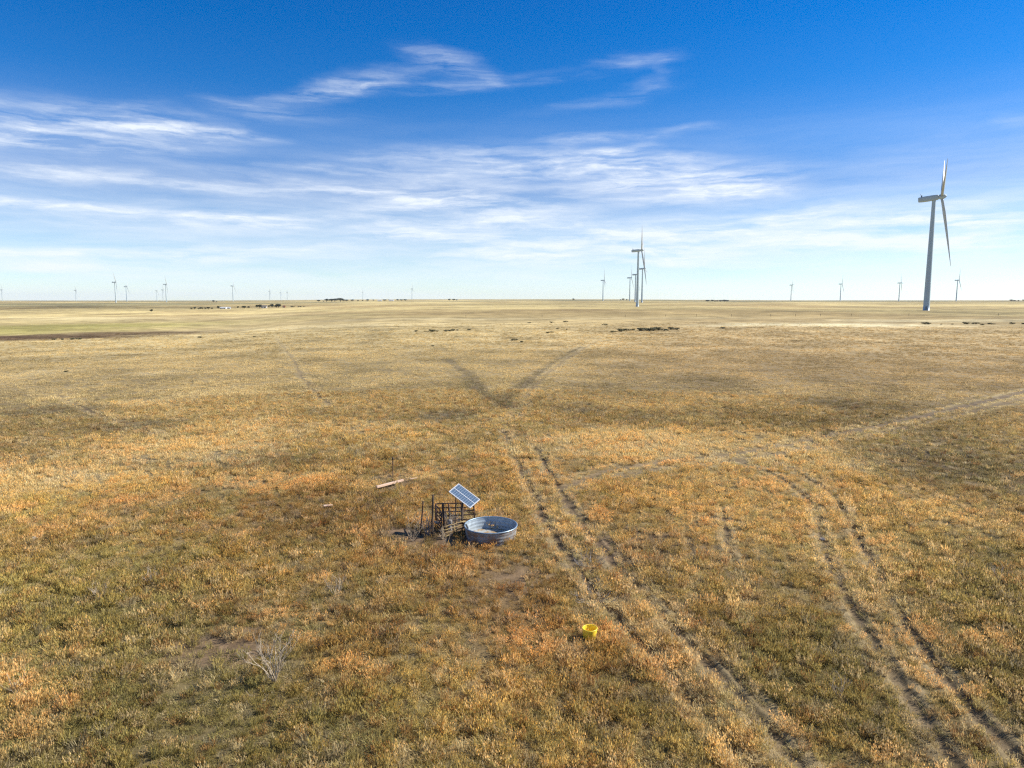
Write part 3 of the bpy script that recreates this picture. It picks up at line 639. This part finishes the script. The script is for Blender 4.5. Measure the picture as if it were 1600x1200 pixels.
# fallen timber and boards
def board(a, b, w, h, name, mt, label, cat):
    A = gp(*a); Bq = gp(*b); D = Bq - A; L = D.length; m = MB(); m.box((L / 2, 0, 0), (L, w, h), bev=.012)
    o = m.build(name, mt, None, A + Vector((0, 0, h * .5 + .16))); o.rotation_euler = (0, -math.asin(max(-1, min(1, D.z / L))), math.atan2(D.y, D.x)); tag(o, label, cat); return o
board((588.5, 767.5), (630, 755.5), .14, .12, 'fallen_timber', M['palewood'], 'pale bleached timber lying on bare ground left of the pen, below the lone post', 'timber')
board((641, 753), (654, 750.8), .07, .04, 'fallen_board', M['palewood'], 'short thin pale board half hidden in grass right of the lone post', 'board')
board((506, 797.5), (520, 796), .22, .05, 'fallen_board', M['palewood'], 'small pale board flat in the grass far left of the pen', 'board')
def rock(u, v, s, label, mt='rock'):
    p = gp(u, v); b = MB(); vs = []; rs = random.Random(int(u * 7)); n1, n2 = 7, 12
    pr = []
    for i in range(n1 + 1):
        ph = math.pi * i / n1
        for j in range(n2):
            a = 2 * math.pi * j / n2; k = 1 + rs.uniform(-.16, .16); vs.append((s * k * math.sin(ph) * math.cos(a) * 1.3, s * k * math.sin(ph) * math.sin(a), s * k * .6 * math.cos(ph)))
    fs = [(i * n2 + j, (i + 1) * n2 + j, (i + 1) * n2 + (j + 1) % n2, i * n2 + (j + 1) % n2) for i in range(n1) for j in range(n2)]
    b.add(vs, fs, 0, False); o = b.build('rock', M[mt], None, p + Vector((0, 0, s * .45))); tag(o, label, 'rock')
rock(52, 845.5, .16, 'small pale stone in olive grass at the left edge')
rock(1285, 843, .12, 'grey stone lying on the dark rut of the right track', 'deadd')
rock(1243, 1015, .09, 'tiny pale stone in the grass between the two pairs of ruts')
# ------------------------------------------------------------------ dead branching weeds
def weed(u, v, h, spread, mt, label, seed, n0=5, flat_=False, r0=.012, wob=.12, name='dead_weed', cat='dead weed', stem=.12, grp=None, depth=3):
    rs = random.Random(seed); p = gp(u, v); m = MB()
    def grow(a, d, L, r, lv):
        pts = [a]; k = 4
        for i in range(k):
            d = (d + Vector((rs.gauss(0, wob), rs.gauss(0, wob), rs.gauss(0, wob * .6) + .05))).normalized(); pts.append(pts[-1] + d * L / k)
        m.tube(pts, [r * (1 - .12 * i) for i in range(k + 1)], 5, cap=False)
        if lv > 0:
            for j in range(rs.randint(2, 4)):
                t = rs.randint(1, k); dd = (d + Vector((rs.gauss(0, .5), rs.gauss(0, .5), rs.uniform(-.1, .4)))).normalized()
                grow(pts[t], dd, L * rs.uniform(.35, .6), r * .62, lv - 1)
    base = Vector((0, 0, -.03))
    for j in range(n0):
        a = 2 * math.pi * (j + rs.random() * .6) / n0; up = .10 if flat_ else 1
        grow(base, Vector((math.cos(a) * spread, math.sin(a) * spread, up)).normalized(), h * rs.uniform(.75, 1.05), r0, depth - 1)
    o = m.build(name, mt, None, p); tag(o, label, cat, grp); return o
weed(429, 1068, 1.1, .36, M['dead'], 'largest bleached branching dead weed, standing in the lower left beside the bare patch', 3, 9, r0=.016, depth=4)
weed(527, 934, .7, .5, M['dead'], 'small pale dead weed standing in golden grass left of centre', 5, 6, r0=.013)
weed(645, 846, 1.05, .6, M['dead'], 'pale branching dead weed at the left foot of the pen', 8, 6, r0=.011, depth=4)
weed(696, 853, .8, .45, M['dead'], 'pale branching dead weed in front of the low tan panel', 9, 4, r0=.012)
weed(668, 838, .8, .5, M['deadd'], 'dark tangled dead weed between the two left pen posts', 12, 8, r0=.013)
weed(701, 826, .8, .6, M['deadd'], 'dark tangled dead weed inside the pen beside the well pipe', 13, 10, r0=.013)
weed(712, 829, .8, .5, M['deadd'], 'dark tangled dead weed inside the pen under the solar panel', 17, 9, r0=.013)
weed(925, 940, .75, 1.0, M['deadd'], 'flattened grey dead branches lying on the left rut above the yellow tub', 21, 6, True, r0=.020, name='dead_branches', cat='dead branches')
weed(920, 884, .7, 1.0, M['deadd'], 'dark grey heap of dead twigs beside the left rut, upper of two heaps', 22, 10, True, r0=.014, name='dead_branches', cat='dead branches')
weed(931, 929, .8, 1.0, M['dead'], 'pale forked dead branch lying across the left rut', 23, 3, True, r0=.018, name='dead_branches', cat='dead branches')
weed(1560, 905, .55, .8, M['dead'], 'small pale dead weed in olive grass near the right edge', 25, 6, r0=.013)
weed(412, 1090, .45, 1.0, M['dead'], 'short pale dead twig lying just below the largest dead weed', 26, 3, True, r0=.009)
weed(157, 938, .6, .6, M['dead'], 'thin pale dead weed at the left, left of the bare patch', 28, 6, r0=.009)
weed(235, 915, .6, .6, M['dead'], 'thin pale dead weed left of centre, above the bare patch', 29, 6, r0=.009)
weed(25, 1085, .5, .6, M['dead'], 'small pale dead weed in the bottom left corner', 31, 6, r0=.007)
weed(1310, 1090, .5, .5, M['dead'], 'small pale dead weed at the bottom between the right ruts', 33, 6, r0=.009)

# ------------------------------------------------------------------ shrubs and trees
def leaf_cloud(b, n, rx, ry, rz, cz, s, rs, lump):
    lm = [(rs.uniform(-1, 1), rs.uniform(-1, 1), rs.uniform(-.6, .9), rs.uniform(.3, .55)) for _ in range(lump)]
    for k in range(n):
        L = rs.choice(lm); d = Vector((rs.gauss(0, 1), rs.gauss(0, 1), rs.gauss(0, 1))).normalized() * L[3] * rs.uniform(.6, 1.05)
        c = Vector(((L[0] * .65 + d.x) * rx, (L[1] * .65 + d.y) * ry, cz + (L[2] * .55 + d.z) * rz))
        u = Vector((rs.gauss(0, 1), rs.gauss(0, 1), rs.gauss(0, 1))).normalized(); w = u.cross(Vector((rs.gauss(0, 1), rs.gauss(0, 1), rs.gauss(0, 1)))).normalized()
        q = s * rs.uniform(.6, 1.3); b.add([c - u * q, c + w * q * .6, c + u * q, c - w * q * .6], [(0, 1, 2, 3)])
def make_shrub(seed):
    rs = random.Random(seed); root = empty('shrub', (0, 0, 0)); b = MB(); leaf_cloud(b, 520, 1.0, 1.0, .62, .52, .11, rs, 9); b.build('foliage', M['bush'], root)
    t = MB()
    for k in range(6):
        a = k * 1.05; t.tube([(0, 0, -.1), (.3 * math.cos(a), .3 * math.sin(a), .4), (.6 * math.cos(a), .6 * math.sin(a), .8)], [.05, .035, .015], 5)
    t.build('stems', M['bark'], root); return root
SP = [make_shrub(s) for s in (1, 2, 3)]; used = [False] * 3
SH = [(649,518,.8,'left end of the row of shrubs left of centre'),(664,518,.6,'second of the row left of centre'),(675,518.5,1.5,'largest of the row left of centre'),(683,518,.7,'just right of the largest in the row left of centre'),
 (697,518,1.0,'fourth in the row left of centre'),(703,517.5,1.1,'middle of a tight clump in the row left of centre'),(709,517,1.1,'right of a tight clump in the row left of centre'),(715,516.5,.8,'near the right of the row left of centre'),(733,516,.9,'right end of the row left of centre'),
 (677,541,.5,'alone below the row left of centre'),(804,532,1.1,'in the middle of the field above the dark trail'),(815,535,.7,'just right of the one above the dark trail'),(855,520.5,1.0,'left of a pair below the fence line'),(861,520,1.0,'right of a pair below the fence line'),
 (827,505,.9,'left of three near the fence line'),(862,504.5,1.2,'middle of three near the fence line'),(884,503.5,1.2,'right of three near the fence line'),(871,514,.7,'above the pair below the fence line'),(885,515,.6,'right above the pair below the fence line'),(945,508,1.2,'left and above the long shrub patch'),
 (958,519.5,1.2,'left end of the long shrub patch'),(971,518,1.7,'second in the long shrub patch'),(979,517.5,1.7,'third in the long shrub patch'),(988,516.5,1.2,'fourth in the long shrub patch'),(1000,517,1.9,'fifth and broad in the long shrub patch'),(1011,517,2.0,'middle of the long shrub patch'),(1021,517,1.9,'right of the middle in the long shrub patch'),
 (1029,516,1.8,'eighth in the long shrub patch'),(1038,517,1.4,'ninth in the long shrub patch'),(1048,515,1.5,'tenth in the long shrub patch'),(1057,515.5,1.2,'right end of the long shrub patch'),(1130,513.5,1.3,'alone right of the long patch below the pale strip'),
 (1445,506.5,1.6,'below the tallest turbine at the left of the right-hand row'),(1451,507,1.1,'second in the right-hand row below the tallest turbine'),(1471,507,.7,'small one in the right-hand row'),(1488,507,.7,'thin one in the right-hand row'),(1511,506.5,1.7,'left of the darkest pair in the right-hand row'),(1525,506.5,1.8,'right of the darkest pair in the right-hand row'),(1535,508,1.0,'just below the darkest pair in the right-hand row'),
 (1545,506.5,1.3,'right of the darkest pair in the right-hand row'),(1552,507,1.0,'next to last before the gap in the right-hand row'),(1582,506.5,1.2,'near the right edge in the right-hand row'),(1598,506.5,1.2,'at the right edge of the photo'),
 (85,531,.9,'left of four on the slope at the left'),(98,531,.7,'second of four on the slope at the left'),(112,530.5,1.1,'third of four on the slope at the left'),(123,530.5,1.0,'right of four on the slope at the left'),(313,528,.9,'alone below the gully at the left'),(397,527,.8,'alone right of the gully at the left'),(104,581,.5,'small and near in the left field above the dark patches')]
for i, (u, v, s, lab) in enumerate(SH):
    k = i % 3; o = SP[k] if not used[k] else copy_tree(SP[k]); used[k] = True
    x, y = px(u, v); s = s * .8; o.location = (x, y, Hs(x, y) - .05); o.scale = (s * random.uniform(.9, 1.3), s * random.uniform(.9, 1.2), s * random.uniform(.6, .8)); o.rotation_euler = (0, 0, random.uniform(0, 6.28))
    tag(o, 'low grey green sage shrub, ' + lab, 'shrub', 'sage shrubs scattered on the far prairie')
def make_tree(seed):
    rs = random.Random(seed); root = empty('tree', (0, 0, 0)); b = MB(); leaf_cloud(b, 650, 2.6, 2.6, 3.0, 4.2, .42, rs, 11); b.build('crown', M['tree'], root)
    t = MB(); t.tube([(0, 0, -.3), (.1, 0, 1.6), (.0, .1, 3.4), (.1, 0, 5.2)], [.28, .2, .14, .05], 7)
    for k in range(5):
        a = k * 1.3; t.tube([(0, 0, 1.6 + .4 * k), (1.2 * math.cos(a), 1.2 * math.sin(a), 2.8 + .4 * k), (1.9 * math.cos(a), 1.9 * math.sin(a), 3.6 + .4 * k)], [.11, .07, .03], 5)
    t.build('trunk', M['bark'], root); return root
TP = [make_tree(s) for s in (5, 6, 7)]; tu = [False] * 3
def tree(u, d, s, lab, grp, wide=1.0):
    s *= random.uniform(.65, 1.15); wide *= random.uniform(1.0, 1.9); u += random.uniform(-1.5, 1.5); d *= random.uniform(.985, 1.015)
    k = int(u * 10) % 3; o = TP[k] if not tu[k] else copy_tree(TP[k]); tu[k] = True
    x, y = atd(u, d); o.location = (x, y, Hs(x, y)); o.scale = (s * wide, s * wide, s); o.rotation_euler = (0, 0, random.uniform(0, 6.28)); tag(o, lab, 'tree', grp)
tree(239, 900, .62, 'lone small dark tree standing on the left plain', None)
for i, u in enumerate([302, 308, 312, 316, 320, 325, 329, 333]): tree(u, 1060, .55 if i else .4, 'dark tree in the windbreak at the left end of the farmstead', 'trees of the farmstead windbreak, left row', 1.3)
for i, u in enumerate([344, 349, 374, 381, 386, 392]): tree(u, 1080, .6, 'bare looking tree beside the white sheds of the farmstead', 'trees among the farmstead sheds', 1.1)
for i, u in enumerate([403, 407, 411, 424, 428, 433, 437]): tree(u, 1080, .8, 'round tree around the farmhouse right of the sheds', 'trees round the farmhouse', 1.1)
for i, u in enumerate([457, 462, 467, 472, 477]): tree(u, 1100, .34, 'low tree in the hedge at the right end of the farmstead', 'trees of the farmstead hedge, right row', 1.7)
tree(338, 2600, 1.0, 'left of two small trees on the left skyline', None, 1.2); tree(342.5, 2600, .7, 'right of two small trees on the left skyline', None, 1.2)
for u in (500, 506, 513, 519, 525, 532, 538, 545, 553, 561, 569, 577, 585, 603, 609, 622, 629, 636): tree(u, 2500, random.uniform(1.2, 1.7) if 510 < u < 545 else random.uniform(.8, 1.15), 'dark tree in the windbreak round the white sheds on the horizon', 'trees of the horizon windbreak', 1.7)
for u in (704, 709, 713): tree(u, 2700, 1.0, 'small dark tree on the horizon right of the distant turbine', 'small trees on the centre horizon', 1.4)
for u in (896, 969, 973, 978): tree(u, 2900, 1.2, 'small dark tree on the horizon left of the central turbines', 'small trees left of the central turbines', 1.4)
for u in range(1100, 1138, 5): tree(u, 2300, .9, 'dark low tree in the hedge on the horizon right of the central turbines', 'trees of the long dark hedge', 1.6)
for u in (1574, 1581, 1587, 1593, 1599): tree(u, 2400, .9, 'dark low tree in the hedge at the right end of the horizon', 'trees of the right end hedge', 1.6)
# ------------------------------------------------------------------ farm buildings
def house(u, d, w, dp, h, rh, wm, rm, lab, cat='house', name='farm_house', rot=0., nw=2):
    x, y = atd(u, d); e = tag(empty(name, (x, y, Hs(x, y)), rot), lab, cat)
    m = MB(); m.box((0, 0, h / 2 - .2), (w, dp, h + .4)); m.add([(-w / 2, -dp / 2, h), (-w / 2, dp / 2, h), (-w / 2, 0, h + rh)], [(0, 1, 2)]); m.add([(w / 2, -dp / 2, h), (w / 2, dp / 2, h), (w / 2, 0, h + rh)], [(0, 2, 1)]); m.build('wall', wm, e)
    m = MB(); o_ = .4
    for s_ in (-1, 1):
        a = [(-w / 2 - o_, s_ * (dp / 2 + o_), h - o_ * rh / (dp / 2) + .05), (w / 2 + o_, s_ * (dp / 2 + o_), h - o_ * rh / (dp / 2) + .05), (w / 2 + o_, 0, h + rh + .05), (-w / 2 - o_, 0, h + rh + .05)]
        m.add(a + [(p[0], p[1], p[2] + .15) for p in a], [(0, 1, 2, 3), (7, 6, 5, 4), (0, 4, 5, 1), (1, 5, 6, 2), (2, 6, 7, 3), (3, 7, 4, 0)])
    m.build('roof', rm, e)
    m = MB(); m.box((w * .05, -dp / 2 - .03, 1.05), (1.2 if cat == 'house' else w * .3, .1, 2.1 if cat == 'house' else min(h * .8, 3.2))); m.build('door', M['roof'] if cat == 'house' else M['wallw'], e)
    for k in range(nw):
        m = MB(); m.box((-w * .35 + k * w * .7, -dp / 2 - .03, h * .55), (1.1, .1, 1.1)); m.build('window', M['glass'], e)
house(352, 1085, 9, 6, 1.9, 1.1, M['wallw'], M['roofw'], 'low white shed at the left of the farmstead', 'shed', 'farm_shed')
house(359, 1090, 7, 5, 1.8, .9, M['wallg'], M['roofw'], 'low grey shed right of the low white shed', 'shed', 'farm_shed')
house(415.5, 1070, 7, 6, 2.6, 1.6, M['wallw'], M['roof'], 'white farmhouse with grey roof among round trees', rot=.2)
house(446, 1080, 3, 3, 2.0, 1.1, M['wallr'], M['wallr'], 'small red barn right of the farmhouse trees', 'barn', 'red_barn')
house(595, 2480, 15, 8, 2.8, 2.0, M['wallw'], M['roofw'], 'left of two white sheds in the horizon windbreak', 'shed', 'farm_shed')
house(613, 2480, 17, 8, 2.8, 2.2, M['wallw'], M['roofw'], 'right of two white sheds in the horizon windbreak', 'shed', 'farm_shed')
# ------------------------------------------------------------------ far fence posts
fm = MB(); fm.tube([(0, 0, -.3), (0, 0, .7), (.02, 0, 1.45)], [.09, .09, .08], 6); fp0 = None
for i, u in enumerate([728, 847, 977, 1040, 1088, 1143, 1204, 1243, 1282, 1330, 1420, 1560]):
    x, y = px(u, 496.5 - 3.0 * (u - 728) / 832 if u > 700 else 496)
    if fp0 is None: o = fp0 = fm.build('fence_post', M['wood'])
    else: o = fp0.copy(); col.objects.link(o)
    o.location = (x, y, Hs(x, y)); tag(o, 'thin dark fence post in the far fence line across the prairie', 'fence post', 'posts of the far fence line')

for k in range(9):
    q_ = gp(587 + 5.4 * k, 769.5 - 1.5 * k); CLEAR += [(q_.x, q_.y, .32), (q_.x, q_.y - .5, .3)]
build_grass()

# ------------------------------------------------------------------ haze
b = MB(); b.box((0, 0, 78.5), (33500, 33500, 169)); hz = b.build('haze', [], None)
hm = bpy.data.materials.new('thin_air'); hm.use_nodes = True; n = hm.node_tree.nodes; n.clear(); out = n.new('ShaderNodeOutputMaterial'); pvn = n.new('ShaderNodeVolumePrincipled')
pvn.inputs['Color'].default_value = (.80, .90, 1, 1); pvn.inputs['Density'].default_value = 3e-5; pvn.inputs['Anisotropy'].default_value = .2; hm.node_tree.links.new(pvn.outputs[0], out.inputs['Volume'])
hz.data.materials.append(hm); tag(hz, 'thin pale blue air over the prairie', 'haze', kind='stuff')

# ------------------------------------------------------------------ sun and sky
SUN_AZ = R(80); SUN_EL = R(36)       # azimuth clockwise from the view direction (+Y)
sd = bpy.data.lights.new('sun', 'SUN'); sd.energy = 4.7; sd.angle = R(.5); sd.color = (1, .93, .82); so = bpy.data.objects.new('sun', sd); col.objects.link(so)
dv = Vector((math.sin(SUN_AZ) * math.cos(SUN_EL), math.cos(SUN_AZ) * math.cos(SUN_EL), math.sin(SUN_EL))); so.rotation_euler = dv.to_track_quat('Z', 'Y').to_euler(); so.location = (60, 20, 60)
w = bpy.data.worlds.new('World'); sc.world = w; w.use_nodes = True; nt = w.node_tree; n = nt.nodes; l = nt.links; n.clear()
def ND(t, **k):
    q = n.new(t)
    for a, v in k.items(): setattr(q, a, v)
    return q
def MT(op, a, b=None, c=None, clamp=False):
    q = ND('ShaderNodeMath', operation=op, use_clamp=clamp)
    for i, v in enumerate((a, b, c)):
        if v is None: continue
        if isinstance(v, (int, float)): q.inputs[i].default_value = v
        else: l.new(v, q.inputs[i])
    return q.outputs[0]
def MR(v, a, b, c, d, smooth=False):
    q = ND('ShaderNodeMapRange'); q.interpolation_type = 'SMOOTHSTEP' if smooth else 'LINEAR'; l.new(v, q.inputs[0])
    for i, k in enumerate((a, b, c, d)): q.inputs[i + 1].default_value = k
    return q.outputs[0]
tc = ND('ShaderNodeTexCoord'); sx = ND('ShaderNodeSeparateXYZ'); l.new(tc.outputs['Generated'], sx.inputs[0])
az_n = MT('ARCTAN2', sx.outputs[0], sx.outputs[1]); el_n = MT('ARCSINE', sx.outputs[2])
sky = ND('ShaderNodeTexSky', sky_type='NISHITA', sun_disc=False); sky.sun_elevation = SUN_EL; sky.sun_rotation = SUN_AZ; sky.altitude = 1500; sky.air_density = 1.0; sky.dust_density = .4; sky.ozone_density = 2.0
ae = ND('ShaderNodeCombineXYZ'); l.new(az_n, ae.inputs[0]); l.new(el_n, ae.inputs[1])
def dirof(u, v):
    d = ray(u, v); d = d / np.linalg.norm(d); return math.atan2(d[0], d[1]), math.asin(d[2])
CL = [(250,310,420,70,0,.08),(900,300,420,50,-2,.07), # u, v, half width, half height, rise deg, strength
 (150,200,220,36,2,.42),(290,205,150,11,-2,.60),(60,218,140,18,3,.40),(190,165,90,10,8,.22),
 (700,98,75,20,-12,.50),(740,112,50,10,-25,.30),(520,142,130,16,12,.50),(600,120,90,18,10,.26),(390,170,80,12,-6,.40),(480,184,90,14,3,.18),(660,138,220,9,6,.32),(850,128,170,6,5,.24),
 (990,93,75,12,2,.40),(1035,103,20,10,-50,.14),(1005,140,60,14,18,.22),(930,160,140,9,8,.16),(910,217,70,8,3,.30),(1010,212,70,8,2,.14),
 (940,243,80,10,8,.50),(1040,280,200,34,-5,.72),(1150,292,110,20,2,.55),(1000,262,80,14,-6,.35),(700,255,190,26,2,.30),(820,262,130,26,4,.32),
 (330,292,220,8,-3,.34),(560,300,220,13,-4,.40),(740,315,180,24,-4,.42),(60,318,210,9,0,.62),(300,345,200,14,2,.68),(420,352,90,10,-2,.35),(630,330,180,14,4,.40),(690,348,140,7,3,.55),(650,365,150,11,0,.62),(830,350,150,22,-3,.34),
 (50,268,130,11,-2,.38),(220,276,200,9,-2,.18),(520,266,120,6,-2,.20),
 (160,400,330,9,0,.62),(400,392,230,12,3,.50),(60,416,150,9,0,.55),(300,428,400,10,0,.28),
 (880,380,210,26,2,.60),(830,400,180,16,0,.50),(1020,372,200,26,6,.55),(1180,350,210,14,7,.72),(1230,375,300,30,2,.62),(1420,335,180,11,7,.70),(1530,345,190,16,-2,.72),(1450,372,240,18,0,.60),(1600,390,200,24,0,.42),(1100,405,300,16,0,.40),(820,430,300,12,0,.22),
 (1085,198,60,6,2,.10),(1590,190,60,10,-3,.12),
]
# a warped coordinate gives the wispy outlines
wn = ND('ShaderNodeTexNoise'); wn.inputs['Scale'].default_value = 1; wn.inputs['Detail'].default_value = 6; wn.inputs['Roughness'].default_value = .6
wm = ND('ShaderNodeMapping'); wm.inputs['Scale'].default_value = (8, 30, 1); l.new(ae.outputs[0], wm.inputs[0]); l.new(wm.outputs[0], wn.inputs['Vector'])
ws = ND('ShaderNodeVectorMath', operation='MULTIPLY_ADD'); l.new(wn.outputs['Color'], ws.inputs[0]); ws.inputs[1].default_value = (.09, .016, 0); ws.inputs[2].default_value = (-.045, -.008, 0)
wv = ND('ShaderNodeVectorMath', operation='ADD'); l.new(ae.outputs[0], wv.inputs[0]); l.new(ws.outputs[0], wv.inputs[1])
acc = None
for (u, v, hw, hh, rise, st) in CL:
    if v >= 185: st = min(.85, st * 1.3); hh *= 1.1
    if v < 185: st *= .6; hh *= 1.1
    a0, e0 = dirof(u, v); a1, _ = dirof(u + hw, v); _, e1 = dirof(u, v - hh)
    mp = ND('ShaderNodeMapping', vector_type='TEXTURE'); mp.inputs['Location'].default_value = (a0, e0, 0); mp.inputs['Rotation'].default_value = (0, 0, R(rise)); mp.inputs['Scale'].default_value = (abs(a1 - a0) * 1.1, abs(e1 - e0) * 1.25, 1)
    l.new(wv.outputs[0], mp.inputs[0]); ln = ND('ShaderNodeVectorMath', operation='LENGTH'); l.new(mp.outputs[0], ln.inputs[0])
    g = MR(ln.outputs['Value'], 0, 1.25, st, 0, True)
    if acc is None: acc = g
    else: acc = MT('SUBTRACT', MT('ADD', acc, g), MT('MULTIPLY', acc, g))
def streak(sx_, sy_, rot, det, rough, dist=0.):
    mp = ND('ShaderNodeMapping'); mp.inputs['Scale'].default_value = (sx_, sy_, 1); mp.inputs['Rotation'].default_value = (0, 0, rot); l.new(wv.outputs[0], mp.inputs[0])
    t = ND('ShaderNodeTexNoise'); t.inputs['Scale'].default_value = 1; t.inputs['Detail'].default_value = det; t.inputs['Roughness'].default_value = rough; t.inputs['Distortion'].default_value = dist; l.new(mp.outputs[0], t.inputs['Vector']); return t.outputs['Fac']
s1 = MR(streak(7, 60, R(4), 10, .62, .25), .38, .64, .10, 1.35); s2 = MR(streak(28, 150, R(-7), 9, .68, .3), .3, .7, .60, 1.35)
cloud = MT('MULTIPLY', MT('MULTIPLY', acc, s1), s2)
veil = MT('MULTIPLY', MR(el_n, R(16), R(1.5), 0, .52, True), MR(streak(4, 40, 0, 8, .6, .3), .3, .7, .25, 1.3))
cf = MT('MINIMUM', MT('ADD', cloud, MT('MULTIPLY', veil, MT('SUBTRACT', 1, cloud))), .93)
rp = ND('ShaderNodeValToRGB'); cr = rp.color_ramp; l.new(MR(el_n, R(-2), R(60), 0, 1), rp.inputs[0])
SKYR = [(-2, (.68, .78, .82)), (0, (.70, .78, .83)), (1.5, (.62, .74, .82)), (3.5, (.50, .64, .76)), (8.6, (.28, .445, .66)), (12, (.17, .45, .74)), (16, (.05, .41, .76)), (20, (.0, .38, .77)), (26, (.0, .34, .74)), (60, (.5, .65, .75))]
SKYR = SKYR  # tint against elevation
while len(cr.elements) < len(SKYR): cr.elements.new(.5)
for e_, (d_, c_) in zip(cr.elements, SKYR): e_.position = (d_ + 2) / 62; e_.color = (*c_, 1)
sk = ND('ShaderNodeMix', data_type='RGBA', blend_type='MULTIPLY'); sk.inputs[0].default_value = 1; l.new(sky.outputs[0], sk.inputs[6]); l.new(rp.outputs[0], sk.inputs[7])
cm = ND('ShaderNodeMix', data_type='RGBA'); l.new(cf, cm.inputs[0]); l.new(sk.outputs[2], cm.inputs[6]); cm.inputs[7].default_value = (4.9, 5.25, 5.7, 1)
bg = ND('ShaderNodeBackground'); bg.inputs['Strength'].default_value = .12; l.new(cm.outputs[2], bg.inputs['Color']); wo = ND('ShaderNodeOutputWorld'); l.new(bg.outputs[0], wo.inputs['Surface'])

sc.view_settings.view_transform = 'Standard'; sc.view_settings.look = 'None'; sc.view_settings.exposure = .7; sc.view_settings.gamma = 1
sc.render.engine = 'CYCLES'; sc.cycles.max_bounces = 5; sc.cycles.volume_bounces = 1; sc.cycles.use_denoising = False; sc.cycles.adaptive_threshold = .004; sc.cycles.pixel_filter_type = 'BLACKMAN_HARRIS'; sc.cycles.filter_width = 1.3; sc.cycles.transparent_max_bounces = 4
